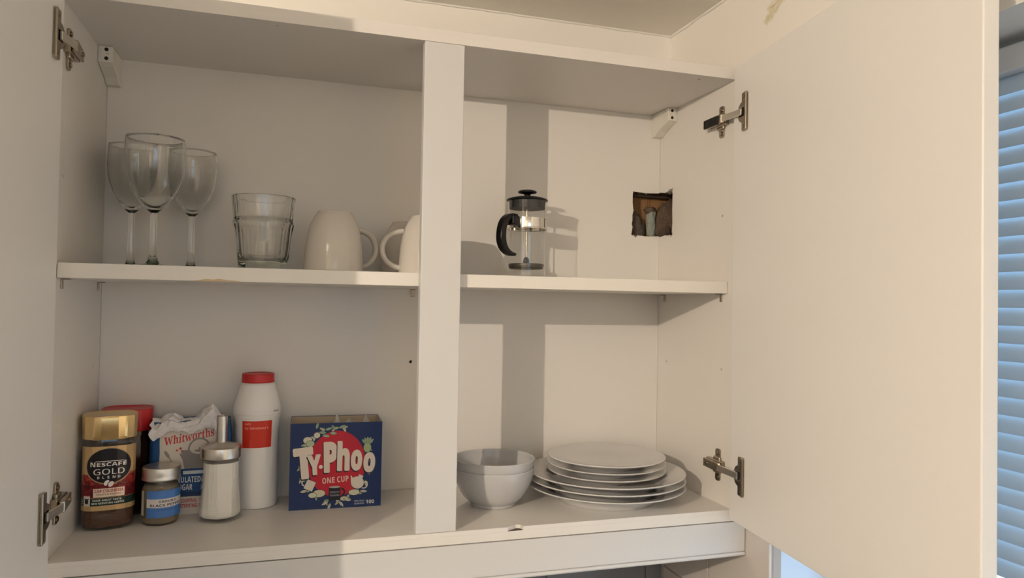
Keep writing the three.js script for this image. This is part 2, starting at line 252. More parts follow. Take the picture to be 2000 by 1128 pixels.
  // shelf pins
  const pin = (s, x, z, y) => merge(new THREE.CylinderGeometry(0.0025, 0.0025, 0.008, 12).rotateZ(Math.PI / 2).translate(x - s * 0.003, y - 0.0032, z), box(Math.min(x, x + s * 0.0016), Math.max(x, x + s * 0.0016), y - 0.0135, y - 0.0008, z - 0.0032, z + 0.0032, 0.0007), box(Math.min(x, x + s * 0.010), Math.max(x, x + s * 0.010), y - 0.002, y - 0.0003, z - 0.0032, z + 0.0032, 0.0006));
  const yp = SHELF - 0.0188;
  for (const [s, x, z] of [[1, 0.0002, -0.0395], [1, 0.0002, -0.2215], [-1, W - 0.0002, -0.0345], [-1, W - 0.0002, -0.2195]]) part('shelf_pin', pin(s, x, z, yp), M.nickel, cab);
  part('shelf_pin', pin(1, 0, 0, yp).rotateY(-Math.PI / 2).translate(0.4762, 0, -D + 0.0003), M.nickel, cab);
  // hanging brackets: a moulded housing with a sloped foot and two screw holes
  for (const s of [1, -1]) {
    const prof = new THREE.Shape(); [[-D + 0.0003, H - 0.0004], [-D + 0.0003, 0.6405], [-D + 0.012, 0.641], [-D + 0.024, 0.6485], [-D + 0.052, 0.6565], [-D + 0.0625, 0.6605], [-D + 0.0625, H - 0.0004]].forEach(([a, b], i) => (i ? prof.lineTo(a, b) : prof.moveTo(a, b))); prof.closePath();
    const g = sideways(extrude(prof, 0.0195, 0.0012), 0.0197);
    const front = [box(0.0045, 0.019, 0.662, H - 0.0008, -D + 0.0618, -D + 0.0634, 0.0007)];
    const h1 = (y) => new THREE.CylinderGeometry(0.0027, 0.0027, 0.0006, 20).rotateX(Math.PI / 2).translate(0.0115, y, -D + 0.0636);
    const flip = (q) => { if (s < 0) { q.scale(-1, 1, 1).translate(W, 0, 0); const p = q.toNonIndexed(); const A = p.attributes.position.array; for (let i = 0; i < A.length; i += 9) for (let k = 0; k < 3; k++) { const t = A[i + 3 + k]; A[i + 3 + k] = A[i + 6 + k]; A[i + 6 + k] = t; } p.deleteAttribute('normal'); p.computeVertexNormals(); return p; } return q; };
    const hb = part('hanging_bracket', flip(merge(g, ...front)), M.hanger, cab);
    for (const y of [0.6785, 0.6655]) part('screw_hole', flip(h1(y)), M.dark, hb);
    part('slot', flip(box(0.0115, 0.0155, 0.6719, 0.6724, -D + 0.0632, -D + 0.0637, 0.0001)), M.dark, hb);
  }
  // lower light rail
  const pel = new THREE.Shape(); [[-0.018, -0.0192], [0.0012, -0.0192], [0.0012, -0.0660], [-0.0015, -0.0664], [-0.0015, -0.0676]].forEach(([a, b], i) => (i ? pel.lineTo(a, b) : pel.moveTo(a, b)));
  pel.absarc(-0.0008, -0.0708, 0.0032, 1.4, -1.5, true); pel.lineTo(-0.018, -0.0738); pel.closePath();
  part('light_rail', sideways(extrude(pel, XW + 0.05 - 0.0092), XW - 0.0092), M.post, cab);
  // doors
  const make = (side) => {
    const R = side === 'R', th = R ? 96.7 : 95.56, a = th * Math.PI / 180, d = V(Math.cos(a), 0, Math.sin(a)), n = V(-d.z, 0, d.x).multiplyScalar(R ? 1 : -1);
    const m = new THREE.Matrix4().makeBasis(d, V(0, R ? 1 : -1, 0), n); m.setPosition(R ? W - 0.0124 : 0.0085, 0, 0.012); doorBasis[side] = m;
    const L = R ? 0.4768 : 0.483, [y0, y1] = R ? [-0.0105, 0.6972] : [-0.024, 0.7125];
    const g = box(0, L, R ? y0 : -y1, R ? y1 : -y0, -T, 0, 0.0018).applyMatrix4(m);
    const dr = part('door', g, M.door, cab);
    // bow handle on the outer face near the lower corner
    const hy = [-0.13, -0.015], pts = [], q = (u, y, w) => V(u, R ? y : -y, w).applyMatrix4(m).toArray();
    for (let i = 0; i <= 16; i++) { const t = i / 16; pts.push(q(L - 0.03, hy[0] + 0.06 + (hy[1] - hy[0]) * t, -T - 0.026 * Math.pow(Math.sin(Math.PI * t), 0.45))); }
    part('handle', tube(pts, 0.0055, 48, 14), M.steel, dr);
  };
  make('R'); make('L');
  // hinges: plate on the board, arm, link, cup on the door
  const hinge = (side, y, yd, cover) => {
    const X = (u) => (side === 'R' ? W - u : u), bx = (u0, u1, a, b, z0, z1, r) => box(Math.min(X(u0), X(u1)), Math.max(X(u0), X(u1)), y + a, y + b, z0, z1, r);
    const h = new THREE.Group(); const nn = cab.children.filter((c) => c.userData.base === 'hinge').length; h.name = nn ? 'hinge_00' + nn : 'hinge'; h.userData.base = 'hinge'; cab.add(h);
    const wing = roundRect(0.0125, 0.052, 0.004); holeAt(wing, 0, 0.0195, 0.0022); holeAt(wing, 0, -0.0195, 0.0022);
    const wg = sideways(extrude(wing, 0.0030, 0.0007).translate(-0.0365, y, 0), 0); if (side === 'R') wg.translate(W - 0.0002, 0, 0); else wg.translate(0.0032, 0, 0);
    part('mounting_plate', merge(wg, bx(0.0003, 0.0085, -0.0085, 0.0085, -0.062, -0.018, 0.0015), bx(0.0003, 0.006, -0.0135, 0.0135, -0.046, -0.027, 0.003)), M.nickel, h);
    for (const s of [-1, 1]) part('screw', new THREE.CylinderGeometry(0.0033, 0.0036, 0.0016, 18).rotateZ(Math.PI / 2).translate(X(0.0042), y + s * 0.0195, -0.0365), M.nickel, h);
    const armShape = new THREE.Shape(); [[-0.066, 0.0085], [-0.064, 0.012], [-0.03, 0.0155], [-0.018, 0.0165], [-0.014, 0.0125], [-0.02, 0.0085]].forEach(([z, u], i) => (i ? armShape.lineTo(z, X(u)) : armShape.moveTo(z, X(u)))); armShape.closePath();
    const ag = extrude(armShape, 0.0135, 0.0008).translate(0, 0, y - 0.00675); // drawn as (z, x), thickness along y
    ag.applyMatrix4(new THREE.Matrix4().makeBasis(V(0, 0, 1), V(1, 0, 0), V(0, 1, 0)));
    part('arm', ag, M.nickel, h);
    part('arm_screw', new THREE.CylinderGeometry(0.0028, 0.0028, 0.003, 16).rotateZ(Math.PI / 2).translate(X(0.0135), y, -0.052), M.nickel, h);
    if (cover) part('arm_cover', bx(0.0138, 0.0178, -0.0074, 0.0074, -0.067, -0.026, 0.0014), M.black, h, 'black plastic cover');
    const m = doorBasis[side], yy = side === 'R' ? yd : -yd, shift = side === 'R' ? 0 : -0.0135;
    { const A = V(X(0.0145), y, -0.0165), B = V(0.0335 + shift, yy, 0.0045).applyMatrix4(m), e = B.clone().sub(A), len = e.length(); e.normalize(); const up = V(0, 1, 0).addScaledVector(e, -e.y).normalize(), side3 = e.clone().cross(up);
      part('link', box(0, len, -0.005, 0.005, -0.0014, 0.0014, 0.0005).applyMatrix4(new THREE.Matrix4().makeBasis(e, up, side3).setPosition(A)), M.link, h); }
    const plate = new THREE.Shape();
    const hh = 0.0295; plate.moveTo(0.031, -hh + 0.003); plate.absarc(0.034, -hh + 0.003, 0.003, Math.PI, 1.5 * Math.PI); plate.lineTo(0.043, -hh); plate.absarc(0.043, -hh + 0.003, 0.003, -Math.PI / 2, 0); plate.lineTo(0.046, hh - 0.003); plate.absarc(0.043, hh - 0.003, 0.003, 0, Math.PI / 2); plate.lineTo(0.034, hh); plate.absarc(0.034, hh - 0.003, 0.003, Math.PI / 2, Math.PI); plate.lineTo(0.031, 0.016);
    plate.quadraticCurveTo(0.019, 0.013, 0.019, 0); plate.quadraticCurveTo(0.019, -0.013, 0.031, -0.016); plate.closePath();
    const cup = new THREE.Path(); cup.moveTo(0.023, 0.0065); cup.lineTo(0.04, 0.0065); cup.lineTo(0.04, -0.0065); cup.lineTo(0.023, -0.0065); cup.closePath(); plate.holes.push(cup);
    part('cup_plate', merge(extrude(plate, 0.0035, 0.0008).translate(0, yy, 0.0001), box(0.0418, 0.046, yy - hh, yy + hh, 0.0001, 0.0052, 0.0014)).translate(shift, 0, 0).applyMatrix4(m), M.nickel, h);
    part('hinge_cup', box(0.0235, 0.0395, yy - 0.0062, yy + 0.0062, 0.0001, 0.0012, 0.0003).translate(shift, 0, 0).applyMatrix4(m), M.dark, h);
    for (const s of [-1, 1]) part('screw', new THREE.CylinderGeometry(0.0028, 0.003, 0.0012, 16).rotateX(Math.PI / 2).translate(0.0368 + shift, yy + s * 0.0235, 0.0038).applyMatrix4(m), M.nickel, h);
  };
  hinge('R', 0.6240, 0.6190, true); hinge('R', 0.0632, 0.0643, false); hinge('L', 0.6290, 0.6240, false); hinge('L', 0.0620, 0.0637, false);
}

// ---------------------------------------------------------------- what shows through the broken corner
{
  const wood = canvasTex(256, 512, (c, w, h) => { c.fillStyle = '#a07a52'; c.fillRect(0, 0, w, h); for (let i = 0; i < 160; i++) { const x = rnd() * w; c.strokeStyle = `rgba(${80 + rnd() * 60},${50 + rnd() * 40},${25 + rnd() * 20},${0.08 + rnd() * 0.22})`; c.lineWidth = 0.6 + rnd() * 2.5; c.beginPath(); c.moveTo(x, 0); for (let y = 0; y <= h; y += 32) c.lineTo(x + 5 * N(x * 0.05, y * 0.01, 1), y); c.stroke(); } });
  const t = thing('timber_board', 'light brown timber board standing inside the ragged hole', 'board', [0.940, 0.436, -0.291]);
  part('plank', box(-0.062, 0.062, 0, 0.112, -0.009, 0.009, 0.002), std({ map: wood, roughness: 0.85 }), t);
  const lum = thing('lintel_batten', 'dark brown batten across the top of the ragged hole', 'batten', [0.955, 0.5300, -0.2715]);
  part('batten', box(-0.080, 0.085, 0, 0.023, -0.008, 0.008, 0.002), M.batten, lum);
  const stone = (r, sx, sy, sz, k) => { const g = mergeVertices(new THREE.IcosahedronGeometry(1, 5).deleteAttribute('normal').deleteAttribute('uv')); const P = g.attributes.position; for (let i = 0; i < P.count; i++) { const x = P.getX(i), y = P.getY(i), z = P.getZ(i), s = r * (1 + 0.32 * N(x * 1.4 + k, y * 1.4, z * 1.4) + 0.14 * N(x * 4 + k, y * 4, z * 4)); P.setXYZ(i, x * s * sx, y * s * sy, z * s * sz); } g.computeVertexNormals(); const uv = new Float32Array(P.count * 2); for (let i = 0; i < P.count; i++) { uv[2 * i] = P.getX(i) * 12; uv[2 * i + 1] = P.getY(i) * 12; } g.setAttribute('uv', new THREE.BufferAttribute(uv, 2)); return g; };
  const put = (label, x, y, z, g, m) => { const o = thing('rubble_lump', label, 'rubble', [x, y, z], 0, 'rubble in the wall hole'); part('lump', g, m, o); };
  put('largest brown rubble lump filling the deep corner of the ragged hole', 0.9865, 0.480, -0.270, stone(0.036, 0.88, 1.25, 0.40, 3), M.rubble);
  put('near-black rubble lump low beside the grey pipe in the ragged hole', 0.9020, 0.466, -0.268, stone(0.031, 0.85, 1.15, 0.36, 9), M.cavity);
  put('small brown rubble lump resting on top of the grey pipe', 0.9400, 0.5050, -0.268, stone(0.0110, 1.1, 0.7, 0.8, 5), M.rubble);
  put('dark rubble lump wedged low between the grey pipe and the deep corner', 0.9700, 0.4560, -0.262, stone(0.019, 0.8, 1.1, 0.5, 14), M.mortarDark);
  const p = thing('mortar_pipe', 'grey green mortar covered pipe standing upright inside the ragged hole', 'pipe', [0.9435, 0.434, -0.2690]);
  part('pipe', loft(Array.from({ length: 24 }, (_, j) => ({ y: j / 23 * 0.068 })), (a, R) => 0.0090 + 0.0014 * N(Math.sin(a) * 2, R.y * 90, Math.cos(a) * 2), 40), M.mortar, p);
}

// ---------------------------------------------------------------- glasses on the shelf
function wineGlass(label, x, z, k, R, hb, hs) { // rim radius, bowl height, stem height
  const g = thing('wine_glass', label, 'glass', [x, SHELF, z], k, 'wine glasses on the shelf');
  const ft = 0.0052; // top of the foot at the stem
  const outer = smoothPts([[0.0042, hs], [0.0085, hs + 0.0035], [R * 0.55, hs + hb * 0.16], [R * 0.90, hs + hb * 0.40], [R * 1.035, hs + hb * 0.68], [R * 1.0, hs + hb]], 40);
  const inner = smoothPts([[R - 0.0012, hs + hb + 0.0003], [R * 1.035 - 0.0013, hs + hb * 0.68], [R * 0.90 - 0.0016, hs + hb * 0.40 + 0.001], [R * 0.55 - 0.001, hs + hb * 0.16 + 0.003], [0.006, hs + 0.0085], [0, hs + 0.0078]], 40);
  part('bowl', lathe([...outer, ...inner], 72), M.glass, g);
  part('stem', lathe([[0.0088, ft], [0.0062, ft + 0.004], ...smoothPts([[0.0052, ft + 0.009], [0.0042, ft + 0.03], [0.0042, hs]], 16)], 48), M.glass, g);
  part('foot', lathe([[0, 0], [0.030, 0], [0.0312, 0.0008], [0.0308, 0.0018], [0.018, 0.0031], [0.0115, 0.0041], [0.0088, ft]], 64), M.glass, g);
  return g;
}
wineGlass('largest clear wine glass, standing in front of the two others', 0.0955, -0.085, 0, 0.0365, 0.1005, 0.0735);
wineGlass('clear wine glass nearest the corner, partly behind the largest one', 0.0480, -0.1935, 1, 0.0325, 0.0985, 0.0835);
wineGlass('clear wine glass nearest the tumbler, behind the largest one', 0.1300, -0.1935, 2, 0.0325, 0.0970, 0.0825);
{ // faceted tumbler
  const t = thing('tumbler', 'clear faceted drinking tumbler with a thick base beside the upturned mugs', 'glass', [0.2350, SHELF, -0.12], 0.12);
  const rings = [], n = 10; const add = (y, c, a) => rings.push({ y, c, a });
  add(0.0, 0.0325, 0.0320); add(0.0012, 0.0345, 0.0340);
  for (let i = 1; i <= 44; i++) { const y = 0.0012 + i / 44 * 0.0708, s = y / 0.072; add(y, 0.0352 + 0.0085 * Math.pow(s, 0.9) - 0.0018 * Math.pow(Math.max(0, (s - 0.93) / 0.07), 2), 0.0332 + 0.0064 * s + 0.0038 * Math.pow(s, 7)); }
  add(0.0735, 0.0415, 9); add(0.076, 0.0415, 9); for (let i = 1; i <= 6; i++) add(0.076 + i * 0.005, 0.0415 + i * 0.0005, 9); add(0.1066, 0.0445, 9); add(0.1071, 0.0440, 9);
  const rad = (a, R) => { const q = ((a % (2 * Math.PI / n)) + 2 * Math.PI / n) % (2 * Math.PI / n) - Math.PI / n; return Math.min(R.c, R.a / Math.cos(q)); };
  const inn = [[0.0428, 0.1068], [0.0400, 0.076], [0.0385, 0.070], [0.033, 0.022], [0.030, 0.016], [0.024, 0.0135], [0, 0.0128]];
  part('glass_body', merge(loft(rings, rad, 200, true, false, 0, Math.PI * 2, 0.3), lathe(smoothPts([[0.0440, 0.1071], ...inn], 50), 96)), M.glass, t);
}
function mug(label, x, z, turn) { // upside down: its rim stands on the shelf
  const m = thing('mug', label, 'mug', [x, SHELF, z], turn, 'upturned mugs on the shelf');
  const o = smoothPts([[0.0424, 0.0008], [0.0425, 0.010], [0.0414, 0.030], [0.0394, 0.048], [0.0351, 0.0675], [0.0287, 0.0815], [0.0247, 0.0872]], 40);
  const prof = [[0.0385, 0.003], [0.0398, 0.0004], [0.0412, 0], ...o, [0.0238, 0.0892], [0.0225, 0.0894], [0.0215, 0.0878], [0, 0.0872]];
  const inn = smoothPts([[0, 0.0825], [0.024, 0.0785], [0.031, 0.065], [0.0352, 0.048], [0.0378, 0.03], [0.0385, 0.003]], 24);
  part('body', lathe([...inn, ...prof], 96), M.mug, m);
  const pts = []; for (let i = 0; i <= 24; i++) { const a = -1.50 + i / 24 * 3.05; pts.push([0.038 + 0.0295 * Math.cos(a * 0.98) - (i > 18 ? (i - 18) * 0.0004 : 0), 0.0375 + 0.0275 * Math.sin(a), 0]); }
  pts[0] = [0.0395, 0.0095, 0]; pts[24] = [0.0365, 0.0655, 0];
  const hg = new THREE.TubeGeometry(new THREE.CatmullRomCurve3(pts.map((p) => V(...p))), 60, 0.0042, 14); hg.scale(1, 1, 1.5);
  part('handle', hg, M.mug, m); return m;
}
mug('cream upturned mug beside the tumbler, handle towards the post', 0.3345, -0.10, 0.35);
mug('lit cream upturned mug half hidden by the post, handle towards the tumbler', 0.4725, -0.10, Math.PI);
mug('shaded upturned mug standing behind the two others', 0.4575, -0.196, 0.1);

{ // french press
  const f = thing('french_press', 'small glass coffee press with black lid, curved black handle and metal band', 'coffee press', [0.6495, SHELF, -0.15]);
  const S = SHELF, G = 0.0318;
  part('glass_beaker', lathe([[0, 0.0006], [G - 0.004, 0.0006], [G - 0.001, 0.002], [G, 0.006], [G, 0.1275], [G + 0.0004, 0.1295]], 96), M.thin, f);
  part('lid', lathe([[0, 0.1375], [0.012, 0.1372], [0.026, 0.1355], [0.0335, 0.1332], [0.0347, 0.1310], [0.0340, 0.1300], [0.0305, 0.1302], [0, 0.1302]], 72), M.black, f);
  part('lid_collar', loft([{ y: 0.1302 }, { y: 0.124 }, { y: 0.1172 }], (a, R, j) => 0.0304 - j * 0.0003, 72, false, true), M.blackClear, f);
  part('spout_guard', loft([{ y: 0.1175 }, { y: 0.1140 }], (a) => 0.0302, 24, false, false, -0.1, 0.85), M.blackClear, f);
  part('knob', lathe([[0, 0.1488], [0.010, 0.1485], [0.0152, 0.1468], [0.0160, 0.1450], [0.0148, 0.1436], [0.0065, 0.1425], [0.0048, 0.140], [0.0052, 0.1372]], 48), M.black, f);
  part('rod', merge(new THREE.CylinderGeometry(0.0012, 0.0012, 0.09, 12).translate(0, 0.073, 0), new THREE.CylinderGeometry(0.0018, 0.0018, 0.019, 12).translate(0, 0.108, 0)), M.nickel, f);
  part('plunger_hub', lathe([[0, 0.0375], [0.0025, 0.0365], [0.0048, 0.033], [0.0055, 0.0255], [0, 0.0255]], 24), M.blackClear, f);
  part('filter', merge(lathe([[0, 0.0255], [0.0285, 0.0255], [0.0298, 0.0245], [0.0290, 0.0195], [0.0270, 0.0170], [0, 0.0175]], 72)), std({ color: rgb(0.10, 0.085, 0.07), metalness: 0.6, roughness: 0.45 }), f);
  part('band', merge(lathe([[G + 0.0003, 0.0842], [G + 0.0010, 0.0842], [G + 0.0010, 0.1005], [G + 0.0003, 0.1005]], 96), lathe([[G + 0.0011, 0.0825], [G + 0.0019, 0.0838], [G + 0.0011, 0.085]], 96)), phys({ color: rgb(0.72, 0.69, 0.64), metalness: 1, roughness: 0.10 }), f);
  const hs = new THREE.Shape(); hs.moveTo(0.0335, 0.1045); hs.bezierCurveTo(0.062, 0.108, 0.080, 0.092, 0.0795, 0.064); hs.bezierCurveTo(0.079, 0.046, 0.062, 0.034, 0.0385, 0.0365); hs.bezierCurveTo(0.0355, 0.0375, 0.036, 0.0415, 0.039, 0.0415); hs.bezierCurveTo(0.056, 0.043, 0.066, 0.052, 0.066, 0.067); hs.bezierCurveTo(0.066, 0.084, 0.058, 0.094, 0.048, 0.0975); hs.lineTo(0.048, 0.0885); hs.lineTo(0.0335, 0.0875); hs.closePath();
  part('handle', extrude(hs, 0.012, 0.002, 24).translate(0, 0, -0.006).rotateY(Math.PI + 0.66), M.black, f);
  part('handle_bracket', box(0.0325, 0.0505, 0.0862, 0.1018, -0.0085, 0.0085, 0.0025).rotateY(Math.PI + 0.66), M.black, f);
  part('rivet', new THREE.CylinderGeometry(0.0016, 0.0016, 0.014, 12).rotateX(Math.PI / 2).translate(0.042, 0.0935, 0).rotateY(Math.PI + 0.66), M.nickel, f);
}

// ---------------------------------------------------------------- bowls and plates
const PX = 0.7845, PZ = -0.1145;
function bowl(label, y) {
  const b = thing('bowl', label, 'bowl', [0.5915, y, -0.1225], 0, 'stacked white bowls');
  const o = smoothPts([[0.0365, 0.0045], [0.0475, 0.014], [0.0585, 0.032], [0.0640, 0.0475], [0.0655, 0.0592]], 30);
  const i = smoothPts([[0.0637, 0.0592], [0.0619, 0.0475], [0.0563, 0.0335], [0.0449, 0.0165], [0.030, 0.0085], [0, 0.0068]], 30);
  part('body', lathe([[0.0325, 0.0042], [0.0365, 0.0045], ...o, [0.0650, 0.0602], [0.0641, 0.0602], ...i], 112), M.bowl, b);
  part('foot_ring', lathe([[0, 0.003], [0.0310, 0.003], [0.0318, 0.0003], [0.0345, 0], [0.0358, 0.0012], [0.0362, 0.0048]], 96), M.bowl, b);
}
bowl('lower white bowl of the nested pair beside the post', 0); bowl('upper white bowl of the nested pair beside the post', 0.0142);
function plate(name, label, y, big) {
  const p = thing(name, label, 'plate', [big ? PX - 0.0015 : PX + 0.004, y, big ? PZ + 0.002 : PZ - 0.0095], 0, 'stacked white plates'), k = big ? 1 : 0;
  const prof = k ? [[0, 0.0052], [0.076, 0.0046], [0.0765, 0], [0.0808, 0], [0.0822, 0.0040], [0.090, 0.0105], [0.098, 0.0163], [0.108, 0.0195], [0.1280, 0.0237], [0.1300, 0.0252], [0.1300, 0.0262], [0.1288, 0.0267], [0.1270, 0.0260], [0.108, 0.0222], [0.100, 0.0196], [0.094, 0.0152], [0.088, 0.0116], [0.080, 0.0102], [0, 0.0102]]
    : [[0, 0.0045], [0.055, 0.0040], [0.0555, 0], [0.0590, 0], [0.0602, 0.0035], [0.070, 0.0068], [0.084, 0.0105], [0.0965, 0.0133], [0.0984, 0.0146], [0.0984, 0.0156], [0.0973, 0.0161], [0.0955, 0.0156], [0.084, 0.0140], [0.072, 0.0122], [0.060, 0.0110], [0.045, 0.0103], [0.030, 0.0101], [0, 0.0101]];
  part('dish', lathe(prof, 160), M.porcelain, p);
}
['lowest of the three large white plates, resting on the cabinet floor', 'middle one of the three large white plates', 'uppermost of the three large white plates, under the small ones'].forEach((l, i) => plate('dinner_plate', l, i * 0.0106, true));
['lowest of the three small white plates, lying on the large ones', 'middle one of the three small white plates', 'topmost small white plate, the empty top of the whole stack'].forEach((l, i) => plate('side_plate', l, 0.0316 + i * 0.0111, false));

// ---------------------------------------------------------------- jars, packets and bottles on the cabinet floor
const font = (px, w = 'bold', f = 'sans-serif', it = '') => `${it} ${w} ${px}px ${f}`;
function fitText(c, s, x, y, w) { c.save(); c.translate(x, y); const m = c.measureText(s).width; c.scale(w / m, 1); c.fillText(s, 0, 0); c.restore(); }
function wrap(rad, t0, t1, y0, y1, off, seg = 40) { return loft(Array.from({ length: 9 }, (_, j) => ({ y: y0 + (y1 - y0) * j / 8 })), (t, R) => rad(t, R) + off, seg, false, false, t0, t1); }

function coffeeJar(label, pos, turn, lidMat, body, tall, withLabel) {
  const j = thing('coffee_jar', label, 'jar', pos, turn), A = 0.0335, B = 0.0290, n = 3.0, base = superR(1, B / A, n);
  const R = (s) => (t) => base(t) * A * s;
  const rs = [[0.0, 0.80], [0.0015, 0.90], [0.005, 0.975], [0.011, 1.0], [0.022, 1.0], [0.030, 0.985], [0.07, 0.975], [0.105, 0.97], [0.112, 0.955], [0.1165, 0.90], [0.119, 0.87], [0.126, 0.87]].map(([y, s]) => ({ y: y * tall, s }));
  const rad = (t, q) => base(t) * A * q.s;
  part('glass_jar', loft(rs, rad, 120, true, false), withLabel ? M.thin : body, j);
  const inner = rs.filter((q) => q.y < 0.108 * tall).map((q) => ({ y: q.y + (q.y < 0.003 ? 0.004 : 0), s: q.s - 0.055 }));
  if (withLabel) part('coffee_granules', loft(inner, rad, 100), M.coffee, j);
  const L0 = 0.1235 * tall, L1 = 0.1560 * tall, lid = [[L0, 0.965], [L0 + 0.0012, 1.0], [L0 + 0.004, 1.005], [L1 - 0.003, 1.03], [L1 - 0.0008, 1.02], [L1, 0.99], [L1 - 0.0006, 0.95], [L1 - 0.0012, 0.90]].map(([y, s]) => ({ y, s }));
  part('lid', loft(lid, rad, 120), lidMat, j);
  if (withLabel) {
    const tex = canvasTex(1024, 1280, (c, w, h) => {
      const gr = c.createLinearGradient(0, 0, 0, h); c.fillStyle = '#c9a878'; c.fillRect(0, 0, w, h);
      for (let i = 0; i < 260; i++) { const y = h * (0.45 + rnd() * 0.30), x = rnd() * w; c.fillStyle = ['rgba(120,18,24,.5)', 'rgba(168,32,34,.45)', 'rgba(74,12,18,.55)', 'rgba(196,70,50,.35)'][i % 4]; c.beginPath(); c.ellipse(x, y, 30 + rnd() * 60, 16 + rnd() * 36, rnd() * 3, 0, 7); c.fill(); }
      c.fillStyle = '#6d1019'; c.fillRect(0, h * 0.60, w, h * 0.2);
      for (let i = 0; i < 120; i++) { const y = h * (0.58 + rnd() * 0.18), x = rnd() * w; c.fillStyle = ['rgba(140,22,28,.5)', 'rgba(70,10,16,.6)', 'rgba(180,60,44,.3)'][i % 3]; c.beginPath(); c.ellipse(x, y, 20 + rnd() * 60, 10 + rnd() * 26, rnd() * 3, 0, 7); c.fill(); }
      c.fillStyle = '#b79a72'; c.beginPath(); c.arc(512, 392, 366, 0, 7); c.fill(); c.fillStyle = '#17141a'; c.beginPath(); c.arc(512, 392, 348, 0, 7); c.fill();
      c.fillStyle = '#ece6e0'; c.textBaseline = 'alphabetic'; c.font = font(128, 'bold');
      c.fillText('N', 214, 400); c.font = font(104, 'bold'); fitText(c, 'ESCAF\u00c9', 312, 398, 480); c.fillRect(306, 292, 430, 13);
      c.font = font(160, 'normal'); fitText(c, 'GOLD', 264, 562, 500); c.font = font(70, 'bold'); let x = 330; for (const ch of 'BLEND') { c.fillText(ch, x, 644); x += 78; }
      c.save(); c.translate(512, 745); c.rotate(0.45); c.fillStyle = '#efe6df'; c.beginPath(); c.ellipse(-34, 0, 38, 58, 0, 0, 7); c.fill(); c.beginPath(); c.ellipse(38, 0, 38, 58, 0, 0, 7); c.fill(); c.strokeStyle = '#3a1318'; c.lineWidth = 12; c.beginPath(); c.moveTo(8, -66); c.quadraticCurveTo(-22, 0, 4, 62); c.stroke(); c.restore();
      c.fillStyle = '#0f2f2a'; c.fillRect(0, 1030, w, 150); c.fillStyle = '#c8a878'; c.fillRect(0, 1180, w, 100);
      c.fillStyle = '#e6d8c4'; c.beginPath(); c.moveTo(280, 838); c.lineTo(760, 838); c.lineTo(760, 1012); c.lineTo(280, 1012); c.fill();
      c.fillStyle = '#b5202a'; c.font = font(82, 'bold'); fitText(c, 'CAP COLOMBIA', 298, 918, 444); c.font = font(40, 'bold'); fitText(c, 'FRUITY & REFINED', 330, 972, 380);
      c.fillStyle = '#e9e4da'; c.font = font(52, 'bold'); fitText(c, 'SAME GREAT TASTE.', 270, 1090, 460); fitText(c, 'NEW REDUCING COFFEE', 250, 1150, 510);
      c.fillStyle = '#ded6cc'; c.fillRect(110, 980, 124, 200); c.fillStyle = '#17141a'; c.beginPath(); c.ellipse(172, 1090, 34, 50, 0, 0, 7); c.fill(); c.fillRect(130, 1036, 84, 20);
      c.fillStyle = '#ded6cc'; for (let i = 0; i < 3; i++) c.fillRect(20, 1062 + i * 34, 66, 14);
    });
    const lab = (t, q) => base(t) * A * 0.985;
    part('label', wrap(lab, -1.22, 1.22, 0.028, 0.1150, 0.0004, 80), phys({ map: tex, roughness: 0.3, metalness: 0.25 }), j, 'printed gold label with a black disc');
  }
  return j;
}
coffeeJar('coffee jar with gold lid and gold label with black disc', [0.0373, 0, -0.1475], 0.2, M.gold, null, 1, true);
coffeeJar('dark coffee jar with a flat red lid, behind the gold lidded jar', [0.0470, 0, -0.2130], 0.1, M.red, phys({ color: rgb(0.028, 0.012, 0.008), roughness: 0.15 }), 0.99, false);

{ // pepper
  const j = thing('pepper_jar', 'small glass jar of ground black pepper with silver lid and blue label', 'jar', [0.1048, 0, -0.1450], 0.50);
  const R = 0.0252, circle = () => R;
  part('glass_jar', lathe([[0, 0.0004], [R - 0.003, 0.0004], [R - 0.0006, 0.002], [R, 0.005], [R, 0.052], [R - 0.0015, 0.057], [0.0225, 0.0605], [0.0225, 0.066]], 80), M.thin, j);
  part('ground_pepper', lathe([[0, 0.002], [R - 0.004, 0.002], [R - 0.0016, 0.0055], [R - 0.0014, 0.050], [0.0212, 0.0560], [0, 0.0565]], 64), M.pepper, j);
  part('lid', lathe([[0.0238, 0.0618], [0.0252, 0.0622], [0.0256, 0.0645], [0.0246, 0.0672], [0.0252, 0.0700], [0.0250, 0.0785], [0.0238, 0.0803], [0.0225, 0.0800], [0.0205, 0.0792], [0, 0.0792]], 80), M.tin, j);
  const tex = canvasTex(1024, 820, (c, w, h) => {
    c.fillStyle = '#4a7cc4'; c.fillRect(0, 0, w, h); c.fillStyle = '#dcd6d2'; c.fillRect(0, 252, w, 262); c.fillStyle = '#1c2436'; c.font = font(100, 'bold'); fitText(c, 'GROUND', 300, 366, 430); c.font = font(112, 'bold'); fitText(c, 'BLACK PEPPER', 90, 484, 830);
    c.fillStyle = '#1d3f7c'; c.font = font(64, 'bold'); fitText(c, "by Sainsbury's", 250, 606, 480);
  });
  part('label', wrap(circle, -1.12, 1.12, 0.0125, 0.0500, 0.0003), phys({ map: tex, roughness: 0.45 }), j, 'blue label with a pale band');
  part('label', wrap(circle, -1.62, -1.34, 0.0145, 0.0490, 0.0003, 8), std({ color: rgb(0.62, 0.57, 0.47), roughness: 0.6 }), j, 'narrow pale back label');
}
